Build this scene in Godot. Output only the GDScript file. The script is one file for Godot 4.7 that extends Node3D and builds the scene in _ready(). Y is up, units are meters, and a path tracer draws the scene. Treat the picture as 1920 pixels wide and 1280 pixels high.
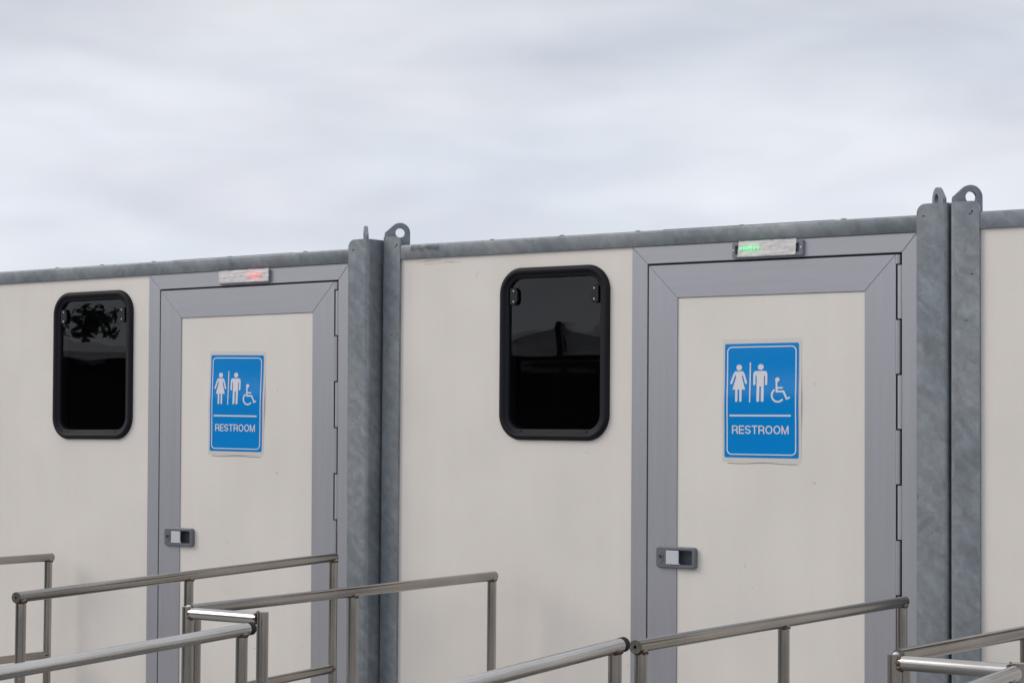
extends Node3D
# Three white restroom containers with galvanised frames under an overcast sky; tubular steel ramp railings in front.
const G := 1.40                      # height of the door-handle line above the ground
var M := {}                          # materials
var rng := RandomNumberGenerator.new()

# ---------------------------------------------------------------- shape helpers
func mb() -> SurfaceTool:
	var st := SurfaceTool.new()
	st.begin(Mesh.PRIMITIVE_TRIANGLES)
	return st

func tri(st: SurfaceTool, a: Vector3, b: Vector3, c: Vector3, ua := Vector2.ZERO, ub := Vector2.ZERO, uc := Vector2.ZERO) -> void:
	# a, b, c counter-clockwise seen from the front
	st.set_uv(ua); st.add_vertex(a)
	st.set_uv(uc); st.add_vertex(c)
	st.set_uv(ub); st.add_vertex(b)

func quad(st: SurfaceTool, a: Vector3, b: Vector3, c: Vector3, d: Vector3, ua := Vector2.ZERO, ub := Vector2.ZERO, uc := Vector2.ZERO, ud := Vector2.ZERO) -> void:
	tri(st, a, b, c, ua, ub, uc)
	tri(st, a, c, d, ua, uc, ud)

func uvp(p: Vector2, turn: bool) -> Vector2:
	return Vector2(p.y, p.x) if turn else p

func grown(poly: PackedVector2Array, by: float) -> PackedVector2Array:
	# the counter-clockwise outline moved inwards by `by`, corner for corner
	var out := PackedVector2Array()
	var n := poly.size()
	for i in n:
		var e0: Vector2 = (poly[i] - poly[(i + n - 1) % n]).normalized()
		var e1: Vector2 = (poly[(i + 1) % n] - poly[i]).normalized()
		var n0 := Vector2(-e0.y, e0.x)
		var n1 := Vector2(-e1.y, e1.x)
		var m := n0 + n1
		out.append(poly[i] + m * (by / maxf(0.2, 1.0 + n0.dot(n1))))
	return out

func ext(st: SurfaceTool, poly: PackedVector2Array, z0: float, z1: float, bev := 0.0, turn := false) -> void:
	# a plate: the counter-clockwise outline from z0 to z1, its front edge chamfered
	st.set_smooth_group(-1)
	var n := poly.size()
	var ins := grown(poly, bev) if bev > 0.0 else poly
	var ids := Geometry2D.triangulate_polygon(ins)
	for k in range(0, ids.size(), 3):
		var a: Vector2 = ins[ids[k]]
		var b: Vector2 = ins[ids[k + 1]]
		var c: Vector2 = ins[ids[k + 2]]
		if (b - a).cross(c - a) < 0.0:
			var s := b
			b = c
			c = s
		tri(st, Vector3(a.x, a.y, z1), Vector3(b.x, b.y, z1), Vector3(c.x, c.y, z1), uvp(a, turn), uvp(b, turn), uvp(c, turn))
		tri(st, Vector3(a.x, a.y, z0), Vector3(c.x, c.y, z0), Vector3(b.x, b.y, z0), uvp(a, turn), uvp(c, turn), uvp(b, turn))
	for i in n:
		var j := (i + 1) % n
		var a: Vector2 = poly[i]
		var b: Vector2 = poly[j]
		var d := Vector2(0.0, bev)
		if bev > 0.0:
			quad(st, Vector3(a.x, a.y, z1 - bev), Vector3(b.x, b.y, z1 - bev), Vector3(ins[j].x, ins[j].y, z1), Vector3(ins[i].x, ins[i].y, z1), uvp(a, turn), uvp(b, turn), uvp(b + d, turn), uvp(a + d, turn))
		quad(st, Vector3(a.x, a.y, z0), Vector3(b.x, b.y, z0), Vector3(b.x, b.y, z1 - bev), Vector3(a.x, a.y, z1 - bev), uvp(a, turn), uvp(b, turn), uvp(b + d, turn), uvp(a + d, turn))

func rect(x0: float, y0: float, x1: float, y1: float) -> PackedVector2Array:
	return PackedVector2Array([Vector2(x0, y0), Vector2(x1, y0), Vector2(x1, y1), Vector2(x0, y1)])

func rrect(x0: float, y0: float, x1: float, y1: float, r: float, n := 8) -> PackedVector2Array:
	var out := PackedVector2Array()
	var cs := [Vector2(x1 - r, y0 + r), Vector2(x1 - r, y1 - r), Vector2(x0 + r, y1 - r), Vector2(x0 + r, y0 + r)]
	for k in 4:
		for i in n + 1:
			var a: float = -PI / 2 + k * PI / 2 + i * PI / 2 / n
			out.append(cs[k] + Vector2(cos(a), sin(a)) * r)
	return out

func ring3(poly: PackedVector2Array, z: float) -> PackedVector3Array:
	var out := PackedVector3Array()
	for p in poly:
		out.append(Vector3(p.x, p.y, z))
	return out

func loft(st: SurfaceTool, rings: Array, closed := true, smooth := 1, flip := false, u_scale := 1.0) -> void:
	st.set_smooth_group(smooth)
	var dist := 0.0
	for i in rings.size() - 1:
		var ra: PackedVector3Array = rings[i]
		var rb: PackedVector3Array = rings[i + 1]
		var step: float = ra[0].distance_to(rb[0])
		var n := ra.size()
		var around := 0.0
		for j in (n if closed else n - 1):
			var k := (j + 1) % n
			var nxt: float = around + ra[j].distance_to(ra[k])
			var u0 := Vector2(dist, around * u_scale)
			var u1 := Vector2(dist, nxt * u_scale)
			var u2 := Vector2(dist + step, nxt * u_scale)
			var u3 := Vector2(dist + step, around * u_scale)
			if flip:
				quad(st, ra[j], rb[j], rb[k], ra[k], u0, u3, u2, u1)
			else:
				quad(st, ra[j], ra[k], rb[k], rb[j], u0, u1, u2, u3)
			around = nxt
		dist += step

func fan(st: SurfaceTool, ring: PackedVector3Array, flip := false) -> void:
	st.set_smooth_group(-1)
	var c := Vector3.ZERO
	for p in ring:
		c += p
	c /= ring.size()
	for j in ring.size():
		var k := (j + 1) % ring.size()
		if flip:
			tri(st, c, ring[k], ring[j], Vector2.ZERO, Vector2(0.01, 0), Vector2(0, 0.01))
		else:
			tri(st, c, ring[j], ring[k], Vector2.ZERO, Vector2(0.01, 0), Vector2(0, 0.01))

func circle(c: Vector3, axis: Vector3, r: float, n := 20) -> PackedVector3Array:
	var z := axis.normalized()
	var x := z.cross(Vector3.UP)
	if x.length() < 0.1:
		x = z.cross(Vector3.RIGHT)
	x = x.normalized()
	var y := z.cross(x)
	var out := PackedVector3Array()
	for i in n:
		var a: float = TAU * i / n
		out.append(c + (x * cos(a) + y * sin(a)) * r)
	return out

func tube(st: SurfaceTool, a: Vector3, b: Vector3, r: float, n := 22, caps := true, bev := 0.0) -> void:
	var d := (b - a).normalized()
	var rings := []
	if bev > 0.0:
		rings = [circle(a, d, r - bev, n), circle(a + d * bev, d, r, n), circle(b - d * bev, d, r, n), circle(b, d, r - bev, n)]
	else:
		var parts := maxi(1, int(a.distance_to(b) / 0.25))
		for i in parts + 1:
			rings.append(circle(a.lerp(b, float(i) / parts), d, r, n))
	loft(st, rings, true, 1)
	if caps:
		fan(st, rings[0], true)
		fan(st, rings[-1])

func box(st: SurfaceTool, c: Vector3, s: Vector3, bev := 0.0) -> void:
	var h := s / 2
	if bev <= 0.0:
		ext_at(st, rect(-h.x, -h.y, h.x, h.y), -h.z, h.z, Transform3D(Basis(), c))
		return
	var rings := []
	for q in [[-h.z, bev], [-h.z + bev, 0.0], [h.z - bev, 0.0], [h.z, bev]]:
		var r: PackedVector3Array = ring3(rect(-h.x + q[1], -h.y + q[1], h.x - q[1], h.y - q[1]), q[0])
		for i in r.size():
			r[i] += c
		rings.append(r)
	loft(st, rings, true, -1)
	fan(st, rings[0], true)
	fan(st, rings[-1])

func ext_at(st: SurfaceTool, poly: PackedVector2Array, z0: float, z1: float, t: Transform3D) -> void:
	var one := mb()
	ext(one, poly, z0, z1)
	one.generate_normals()
	st.append_from(one.commit(), 0, t)

func blob(st: SurfaceTool, c: Vector3, r: Vector3, rough := 0.25) -> void:
	var rings := []
	var n := 10
	for i in 7:
		var th: float = PI * i / 6
		var ring := PackedVector3Array()
		for j in n:
			var ph: float = TAU * j / n
			var k := 1.0 + rng.randf_range(-rough, rough) * sin(th)
			ring.append(c + Vector3(sin(th) * cos(ph) * r.x, -cos(th) * r.y, -sin(th) * sin(ph) * r.z) * k)
		rings.append(ring)
	loft(st, rings, true, 1)

func ribbon(pts: PackedVector2Array, w: float) -> Array:
	# a stroke of width w with mitred joints: [left side, right side]
	var closed := pts.size() > 2 and pts[0].distance_to(pts[-1]) < 1e-6
	var n := pts.size()
	var left := PackedVector2Array()
	var right := PackedVector2Array()
	for i in n:
		var a := pts[maxi(i - 1, 0)]
		var b := pts[mini(i + 1, n - 1)]
		if closed and (i == 0 or i == n - 1):
			a = pts[n - 2]
			b = pts[1]
		var e0 := (pts[i] - a).normalized()
		var e1 := (b - pts[i]).normalized()
		if e0 == Vector2.ZERO:
			e0 = e1
		if e1 == Vector2.ZERO:
			e1 = e0
		var n0 := Vector2(-e0.y, e0.x)
		var n1 := Vector2(-e1.y, e1.x)
		var m := (n0 + n1) * (w / 2 / maxf(0.3, 1.0 + n0.dot(n1)))
		left.append(pts[i] + m)
		right.append(pts[i] - m)
	return [left, right]

# ---------------------------------------------------------------- scene-tree helpers
func numbered(called: String, parent: Node) -> String:
	if not parent.has_node(NodePath(called)):
		return called
	var k := 1
	while parent.has_node(NodePath("%s_%03d" % [called, k])):
		k += 1
	return "%s_%03d" % [called, k]

func obj(called: String, st: SurfaceTool, mat: Material, parent: Node = null, normals := true) -> MeshInstance3D:
	if normals:
		st.generate_normals()
	var o := MeshInstance3D.new()
	o.mesh = st.commit()
	o.material_override = mat
	o.cast_shadow = GeometryInstance3D.SHADOW_CASTING_SETTING_ON
	var p: Node = parent if parent else self
	o.name = numbered(called, p)
	p.add_child(o, true)
	return o

func group_of(called: String, parent: Node = null) -> Node3D:
	var o := Node3D.new()
	var p: Node = parent if parent else self
	o.name = numbered(called, p)
	p.add_child(o, true)
	return o

func tag(o: Node, label: String, category: String, group := "") -> void:
	o.set_meta("label", label)
	o.set_meta("category", category)
	if group != "":
		o.set_meta("group", group)

func struct(o: Node) -> void:
	o.set_meta("kind", "structure")

# ---------------------------------------------------------------- textures and materials
func noise_image(size: int, freq: float, octaves: int, sd: int, kind := FastNoiseLite.TYPE_SIMPLEX_SMOOTH, warp := 0.0) -> PackedByteArray:
	var n := FastNoiseLite.new()
	n.seed = sd
	n.noise_type = kind
	n.frequency = freq
	n.fractal_octaves = octaves
	if kind == FastNoiseLite.TYPE_CELLULAR:
		n.cellular_return_type = FastNoiseLite.RETURN_CELL_VALUE
	if warp > 0.0:
		n.domain_warp_enabled = true
		n.domain_warp_amplitude = warp
		n.domain_warp_frequency = freq * 1.5
	var im := n.get_seamless_image(size, size, false, false, 0.12, true)
	im.convert(Image.FORMAT_L8)
	return im.get_data()

func mixed(size: int, base: Color, layers: Array, tint := Color.WHITE) -> ImageTexture:
	# base colour (sRGB) times 1 + the sum of amount * (noise - 0.5); tint shifts the hue of the bright side
	var n := size * size
	var data := PackedByteArray()
	data.resize(n * 3)
	for i in n:
		var k := 0.0
		for l in layers:
			k += l[1] * (l[0][i] / 255.0 - 0.5)
		var t := clampf(0.5 + k * 2.0, 0.0, 1.0)
		data[i * 3] = clampi(int(255.0 * base.r * (1.0 + k) * lerpf(1.0, tint.r, t) + 0.5), 0, 255)
		data[i * 3 + 1] = clampi(int(255.0 * base.g * (1.0 + k) * lerpf(1.0, tint.g, t) + 0.5), 0, 255)
		data[i * 3 + 2] = clampi(int(255.0 * base.b * (1.0 + k) * lerpf(1.0, tint.b, t) + 0.5), 0, 255)
	return ImageTexture.create_from_image(Image.create_from_data(size, size, false, Image.FORMAT_RGB8, data))

func grey(size: int, mid: float, layers: Array) -> ImageTexture:
	return mixed(size, Color(mid, mid, mid), layers)

func plain(c: Color, rough: float, metal := 0.0, spec := 0.5) -> StandardMaterial3D:
	var m := StandardMaterial3D.new()
	m.albedo_color = c
	m.roughness = rough
	m.metallic = metal
	m.metallic_specular = spec
	return m

func textured(tex: Texture2D, rough: float, metal: float, scale: Vector3, triplanar := false) -> StandardMaterial3D:
	var m := plain(Color.WHITE, rough, metal)
	m.albedo_texture = tex
	m.uv1_scale = scale
	m.uv1_triplanar = triplanar
	m.texture_filter = BaseMaterial3D.TEXTURE_FILTER_LINEAR_WITH_MIPMAPS_ANISOTROPIC
	return m

func make_materials() -> void:
	var soft := noise_image(512, 0.006, 4, 11)
	var mid := noise_image(512, 0.02, 4, 12, FastNoiseLite.TYPE_SIMPLEX_SMOOTH, 30.0)
	var fine := noise_image(512, 0.12, 3, 13)
	var grit := noise_image(512, 0.35, 2, 14, FastNoiseLite.TYPE_VALUE)
	var cells := noise_image(512, 0.035, 1, 15, FastNoiseLite.TYPE_CELLULAR, 14.0)
	# galvanised steel: cloudy zinc with faint spangle
	M.zinc = zinc(61)
	M.zinc_dark = zinc(62)
	M.zinc_far = zinc(63)
	# brushed anodised aluminium: the brush lines run along u
	M.alu = textured(mixed(512, Color(0.722, 0.725, 0.748), [[grit, 0.03], [fine, 0.035], [soft, 0.03]]), 0.40, 0.55, Vector3(0.35, 14.0, 1.0))
	M.seal = plain(Color(0.035, 0.035, 0.05), 0.8, 0.0, 0.15)
	# laminate wall panels
	M.panel = textured(panel_texture(1024, 5), 0.42, 0.0, Vector3(0.5, 0.5, 1.0))
	M.panel.metallic_specular = 0.4
	M.worn_panel = textured(panel_texture(1024, 17, true), 0.42, 0.0, Vector3(0.5, 0.5, 1.0))
	M.worn_panel.metallic_specular = 0.4
	M.door_panel = textured(panel_texture(512, 9), 0.40, 0.0, Vector3(0.8, 0.5, 1.0))
	M.door_panel.metallic_specular = 0.4
	M.roof = plain(Color(0.22, 0.22, 0.24), 0.8)
	M.plastic = plain(Color(0.085, 0.085, 0.115), 0.58, 0.0, 0.35)
	M.plastic.roughness_texture = grey(512, 0.9, [[fine, 0.2], [soft, 0.2]])
	M.latch = plain(Color(0.09, 0.09, 0.115), 0.35)
	M.screw = plain(Color(0.85, 0.85, 0.86), 0.35, 0.6)
	M.pane = plain(Color(0.02, 0.02, 0.028, 0.4), 0.010, 0.0, 0.5)
	M.pane.transparency = BaseMaterial3D.TRANSPARENCY_ALPHA
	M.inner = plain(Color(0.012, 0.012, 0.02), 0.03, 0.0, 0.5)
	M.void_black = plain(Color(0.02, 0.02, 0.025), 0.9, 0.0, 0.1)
	# tubular stainless steel, dulled by weather
	M.tube = textured(mixed(512, Color(0.655, 0.638, 0.618), [[mid, 0.13], [soft, 0.16], [fine, 0.03]], Color(1.0, 0.99, 0.975)), 0.27, 0.95, Vector3(0.35, 3.0, 1.0))
	M.tube.roughness_texture = grey(512, 0.8, [[soft, 0.5], [mid, 0.3]])
	M.bright_tube = textured(mixed(512, Color(0.83, 0.82, 0.805), [[mid, 0.10], [soft, 0.12], [fine, 0.03]], Color(1.0, 0.99, 0.975)), 0.33, 0.97, Vector3(0.35, 3.0, 1.0))
	M.bright_tube.roughness_texture = grey(512, 0.8, [[soft, 0.5], [mid, 0.3]])
	M.weld = textured(mixed(512, Color(0.42, 0.37, 0.33), [[fine, 0.7], [mid, 0.5]], Color(1.0, 0.9, 0.8)), 0.5, 0.6, Vector3(9, 9, 9), true)
	M.rust = textured(mixed(512, Color(0.33, 0.275, 0.24), [[fine, 0.7], [mid, 0.6]], Color(1.0, 0.9, 0.8)), 0.7, 0.3, Vector3(9, 9, 9), true)
	M.rubber = plain(Color(0.10, 0.10, 0.115), 0.55)
	M.cap = textured(mixed(512, Color(0.44, 0.43, 0.41), [[fine, 0.4], [mid, 0.4]], Color(1.0, 0.97, 0.93)), 0.5, 0.7, Vector3(6, 6, 6), true)
	M.handle = plain(Color(0.43, 0.45, 0.475), 0.42)
	M.lever = plain(Color(0.86, 0.86, 0.895), 0.38, 0.15)
	M.lock = plain(Color(0.42, 0.42, 0.39), 0.35, 0.7)
	M.lamp_case = plain(Color(0.50, 0.50, 0.545), 0.45)
	M.tape = textured(mixed(512, Color(0.90, 0.885, 0.88), [[fine, 0.10], [mid, 0.12]]), 0.55, 0.0, Vector3(4, 4, 4), true)
	# signs
	M.sign_blue = plain(Color(0.0, 0.565, 0.885), 0.45, 0.0, 0.2)
	M.sign_white = plain(Color(0.93, 0.93, 0.95), 0.35)
	for k in ["sign_blue", "sign_white"]:
		M[k].clearcoat_enabled = true
		M[k].clearcoat = 0.7
		M[k].clearcoat_roughness = 0.06
	M.tape_edge = plain(Color(0.52, 0.50, 0.46), 0.6)
	M.laminate = plain(Color(0.91, 0.89, 0.865), 0.15)
	# ground and the things across the yard
	M.ground = textured(mixed(512, Color(0.62, 0.615, 0.605), [[grit, 0.3], [fine, 0.25], [mid, 0.2]]), 0.95, 0.0, Vector3(0.6, 0.6, 0.6), true)
	M.deck = textured(mixed(512, Color(0.56, 0.56, 0.56), [[fine, 0.3], [mid, 0.3]]), 0.6, 0.5, Vector3(1, 1, 1), true)
	M.canvas = plain(Color(0.84, 0.84, 0.85), 0.8)
	M.canvas.backlight_enabled = true
	M.canvas.backlight = Color(0.35, 0.35, 0.35)
	M.drape = plain(Color(0.11, 0.11, 0.12), 0.95)
	M.bark = plain(Color(0.24, 0.20, 0.17), 0.9)
	M.leaf = plain(Color(0.23, 0.29, 0.17), 0.7)

func zinc(sd: int) -> StandardMaterial3D:
	var size := 896
	var a := FastNoiseLite.new()
	a.seed = sd
	a.noise_type = FastNoiseLite.TYPE_SIMPLEX_SMOOTH
	a.frequency = 1.0
	a.fractal_octaves = 4
	var c := FastNoiseLite.new()
	c.seed = sd + 7
	c.noise_type = FastNoiseLite.TYPE_CELLULAR
	c.frequency = 1.0
	c.fractal_type = FastNoiseLite.FRACTAL_NONE
	c.cellular_return_type = FastNoiseLite.RETURN_CELL_VALUE
	var r := RandomNumberGenerator.new()
	r.seed = sd
	var data := PackedByteArray()
	data.resize(size * size * 3)
	for y in size:
		for x in size:
			var w := a.get_noise_2d(x * 0.03 + 50.0, y * 0.03) * 4.0
			var smear := a.get_noise_2d((x + y) * 0.010 + w * 0.06, (x - y) * 0.042 + w * 0.12)
			var blot := a.get_noise_2d(x * 0.006 + 200.0, y * 0.004)
			var cell := c.get_noise_2d(x * 0.10 + w * 0.35, y * 0.10 - w * 0.3)
			var k := 1.0 + 0.10 * smear + 0.12 * blot + 0.036 * cell + 0.05 * a.get_noise_2d(x * 0.07, y * 0.05) + r.randf_range(-0.03, 0.03)
			var warm := clampf(blot * 0.03 - smear * 0.015, -0.015, 0.012)
			var i := (y * size + x) * 3
			data[i] = clampi(int(143.0 * k * (1.0 + warm)), 0, 255)
			data[i + 1] = clampi(int(149.0 * k), 0, 255)
			data[i + 2] = clampi(int(154.0 * k * (1.0 - warm * 0.7)), 0, 255)
	var im := Image.create_from_data(size, size, false, Image.FORMAT_RGB8, data)
	for q in 60:   # short drips and nicks in the coating
		var p := Vector2i(r.randi_range(8, size - 9), r.randi_range(8, size - 30))
		var dark := r.randf_range(0.6, 0.9)
		var lean := r.randi_range(-1, 1)
		for j in r.randi_range(1, 7):
			var at := Vector2i(clampi(p.x + lean * j / 2, 0, size - 1), p.y + j)
			im.set_pixelv(at, im.get_pixelv(at) * Color(dark, dark, dark))
	if sd == 61:   # a dark oily smear on the roof beam by the corner
		for x in range(48, 100):
			var y0 := 106 + int(3.0 * a.get_noise_2d(x * 0.06, 9.0))
			for y in range(y0 - 5, y0 + 6):
				var d: float = 1.0 - absf(y - y0) / 6.0 + 0.7 * a.get_noise_2d(x * 0.05, y * 0.12)
				if d > 0.15:
					im.set_pixel(x, y, im.get_pixel(x, y) * lerpf(1.0, 0.72, clampf(d, 0.0, 1.0)))
	for q in 16:   # paler dull patches
		var p := Vector2(r.randf_range(30, size - 30), r.randf_range(40, size - 40))
		var half := Vector2(r.randf_range(5, 10), r.randf_range(12, 36))
		for j in range(-int(half.y), int(half.y)):
			for i in range(-int(half.x), int(half.x)):
				var d := Vector2(i, j) / half
				if absf(d.x) + 0.3 * a.get_noise_2d(j * 0.15, q) < 0.85 and absf(d.y) < 0.95:
					var at := Vector2i(p) + Vector2i(i, j)
					im.set_pixelv(at, im.get_pixelv(at).lerp(Color(0.645, 0.635, 0.655), 0.40))
	var m := textured(ImageTexture.create_from_image(im), 0.48, 0.35, Vector3(0.45, 0.45, 0.45), true)
	m.uv1_offset = Vector3(0.5, -0.2, 0.5)
	m.uv1_triplanar_sharpness = 4.0
	return m

func panel_texture(size: int, sd: int, worn := false) -> ImageTexture:
	# off-white laminate: very faint clouds, faint vertical wash marks, a few specks and scuffs
	var soft := noise_image(size, 0.004, 3, sd)
	var run := noise_image(size, 0.02, 3, sd + 1)
	var n := size * size
	var data := PackedByteArray()
	data.resize(n * 3)
	for y in size:
		for x in size:
			var i := y * size + x
			var streak: float = run[((y / 24) % size) * size + x] / 255.0 - 0.5
			var k: float = 1.0 + 0.035 * (soft[i] / 255.0 - 0.5) + 0.012 * streak
			data[i * 3] = clampi(int(241.0 * k + 0.5), 0, 255)
			data[i * 3 + 1] = clampi(int(234.5 * k + 0.5), 0, 255)
			data[i * 3 + 2] = clampi(int(226.5 * k + 0.5), 0, 255)
	var im := Image.create_from_data(size, size, false, Image.FORMAT_RGB8, data)
	var r := RandomNumberGenerator.new()
	r.seed = sd
	for s in 22:
		var p := Vector2(r.randf(), r.randf()) * size
		var a := r.randf() * TAU
		var long := r.randi_range(1, 5) * size / 512
		var dark := r.randf_range(0.80, 0.95)
		for q in long:
			var at := Vector2i(p + Vector2(cos(a), sin(a)) * q).clamp(Vector2i.ZERO, Vector2i(size - 1, size - 1))
			im.set_pixelv(at, im.get_pixelv(at) * Color(dark, dark * 0.98, dark * 0.96))
	if worn:   # brown scrapes under the roof beam
		for s in 7:
			var y := 176 + r.randi_range(0, 9)
			var x := 520 + r.randi_range(0, 90)
			for q in r.randi_range(12, 46):
				var k := r.randf_range(0.80, 0.95)
				var at := Vector2i(clampi(x + q, 0, size - 1), y + (q / 22))
				im.set_pixelv(at, im.get_pixelv(at) * Color(k, k * 0.95, k * 0.90))
	return ImageTexture.create_from_image(im)

func sky_texture() -> ImageTexture:
	# an overcast sky: soft stretched layers of stratocumulus over the whole dome
	var w := 2048
	var h := 1024
	var a := FastNoiseLite.new()
	a.seed = 41
	a.noise_type = FastNoiseLite.TYPE_SIMPLEX_SMOOTH
	a.frequency = 1.0
	a.fractal_octaves = 4
	a.fractal_gain = 0.5
	var b := FastNoiseLite.new()
	b.seed = 77
	b.noise_type = FastNoiseLite.TYPE_SIMPLEX_SMOOTH
	b.frequency = 1.0
	b.fractal_octaves = 4
	var r := RandomNumberGenerator.new()
	r.seed = 3
	var data := PackedByteArray()
	data.resize(w * h * 3)
	for y in h:
		var th := PI * (y + 0.5) / h
		var up := cos(th)
		if up < -0.02:
			for i in range(y * w * 3, (y + 1) * w * 3, 3):
				data[i] = 168
				data[i + 1] = 168
				data[i + 2] = 172
			continue
		for x in w:
			var az := TAU * (x + 0.5) / w
			var d := Vector3(sin(az) * sin(th), up, -cos(az) * sin(th))
			var q := Vector3(d.x * 2.6, d.y * 11.0, d.z * 2.6)
			var bend := b.get_noise_3d(q.x * 0.7 + 9.0, q.y * 0.7, q.z * 0.7)
			var t := a.get_noise_3d(q.x + bend * 0.35, q.y + bend * 0.45, q.z)
			var f := b.get_noise_3d(q.x * 3.4 + bend, q.y * 3.6 + bend, q.z * 3.4)
			var hue := b.get_noise_3d(q.x * 1.3 - 7.0, q.y * 1.6 + 4.0, q.z * 1.3)
			var streak := a.get_noise_3d(q.x * 3.0 + 30.0, q.y * 3.2 + bend * 1.5, q.z * 3.0)
			var v := clampf(0.50 + 0.82 * t + 0.36 * f + 0.20 * streak, 0.0, 1.0)
			var low := exp(-maxf(up, 0.0) / 0.095)
			var lo := Color(0.742, 0.758, 0.800).lerp(Color(0.812, 0.848, 0.888), low)
			var hi := Color(0.848, 0.861, 0.889).lerp(Color(0.872, 0.893, 0.917), low)
			var c := lo.lerp(hi, v) * (0.985 - 0.055 * smoothstep(0.10, 0.22, up))
			c.r *= 1.0 + 0.022 * hue
			c.b *= 1.0 - 0.010 * hue
			var i := (y * w + x) * 3
			data[i] = int(c.r * 255.0 + r.randf())
			data[i + 1] = int(c.g * 255.0 + r.randf())
			data[i + 2] = int(c.b * 255.0 + r.randf())
	return ImageTexture.create_from_image(Image.create_from_data(w, h, false, Image.FORMAT_RGB8, data))

# ---------------------------------------------------------------- the container
func L_post(st: SurfaceTool, pts: Array, y0: float, top: float, r: float, thick: float) -> void:
	# a folded plate standing upright: pts run from the panel-side edge round the fold to the back; the panel-side top corner is rounded
	var n := pts.size()
	var along := [0.0]
	for i in range(1, n):
		along.append(along[i - 1] + pts[i].distance_to(pts[i - 1]))
	var inner := []
	for i in n:
		var e: Vector2 = (pts[mini(i + 1, n - 1)] - pts[maxi(i - 1, 0)]).normalized()
		inner.append(pts[i] + Vector2(e.y, -e.x) * thick * (1.0 if pts[0].x < pts[n - 1].x else -1.0) * Vector2(1, 1))
	var tops := []
	for i in n:
		var u: float = along[i]
		tops.append(top if u >= r else top - r + sqrt(maxf(0.0, r * r - (r - u) * (r - u))))
	var left_to_right: bool = pts[0].x < pts[n - 1].x
	for face in 2:
		var src: Array = pts if face == 0 else inner
		var lower := PackedVector3Array()
		var upper := PackedVector3Array()
		for i in n:
			lower.append(Vector3(src[i].x, y0, src[i].y))
			upper.append(Vector3(src[i].x, tops[i], src[i].y))
		loft(st, [lower, upper], false, 1 + face, (face == 1) == left_to_right)
	st.set_smooth_group(-1)
	for i in n - 1:
		var a := Vector3(pts[i].x, tops[i], pts[i].y)
		var b := Vector3(pts[i + 1].x, tops[i + 1], pts[i + 1].y)
		var c := Vector3(inner[i + 1].x, tops[i + 1], inner[i + 1].y)
		var d := Vector3(inner[i].x, tops[i], inner[i].y)
		if left_to_right:
			quad(st, a, b, c, d)
		else:
			quad(st, b, a, d, c)
	for i in [0, n - 1]:
		var a := Vector3(pts[i].x, y0, pts[i].y)
		var b := Vector3(inner[i].x, y0, inner[i].y)
		var t := Vector3(0, tops[i] - y0, 0)
		quad(st, a, b, b + t, a + t)

func post_points(x_edge: float, x_out: float, z: float, back: float, fold: float) -> Array:
	var s := signf(x_out - x_edge)
	var pts := []
	for i in 9:
		var x := x_edge + s * 0.028 * (1.0 - cos(PI / 2 * i / 8.0))
		pts.append(Vector2(x, z))
	pts.append(Vector2(lerpf(x_edge, x_out, 0.5), z))
	for i in 9:
		var a := PI / 2 * i / 8.0
		pts.append(Vector2(x_out - s * fold + s * fold * sin(a), z - fold + fold * cos(a)))
	pts.append(Vector2(x_out, back))
	return pts

func lug(parent: Node, corner: Vector3, s: float) -> void:
	# a plate with an eye, standing on the diagonal of the corner
	var c := Vector2(0.065, 0.0)
	var outline := PackedVector2Array()
	var holep := PackedVector2Array()
	var n := 48
	for i in n:
		var a := TAU * i / n + 0.001
		var d := Vector2(cos(a), sin(a))
		var best := 10.0
		# the convex outline as the round eye, a vertical inner edge, a foot and a sloping outer edge
		if d.x > 0.0 and d.y < 0.0:
			best = minf(0.036 / maxf(d.x, 1e-4), 0.075 / maxf(-d.y, 1e-4))
		elif d.y < 0.0 or d.angle() > deg_to_rad(132):
			var nrm := Vector2(cos(deg_to_rad(132)), sin(deg_to_rad(132)))
			best = 0.036 / maxf(d.dot(nrm), 1e-4) if d.dot(nrm) > 0.01 else 10.0
			if d.y < 0.0:
				best = minf(best, 0.075 / maxf(-d.y, 1e-4))
		else:
			best = 0.036
		if d.x < 0.0:
			best = minf(best, (c.x - 0.010) / -d.x)
		outline.append(c + d * best)
		holep.append(c + d * 0.0168)
	var rings := [ring3(holep, -0.006), ring3(outline, -0.006), ring3(grown(outline, -0.0), -0.0052), ring3(outline, 0.0052), ring3(grown(outline, 0.001), 0.006), ring3(holep, 0.006), ring3(holep, -0.006)]
	var st := mb()
	loft(st, rings, true, -1)
	var o := obj("lifting_lug", st, M.zinc, parent)
	o.position = corner + Vector3(0, 1.065 + G, 0) + (Vector3.ZERO if s > 0 else Vector3(-0.006, 0, -0.006))
	o.rotation.y = PI / 4 if s > 0 else PI * 3 / 4

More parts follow.
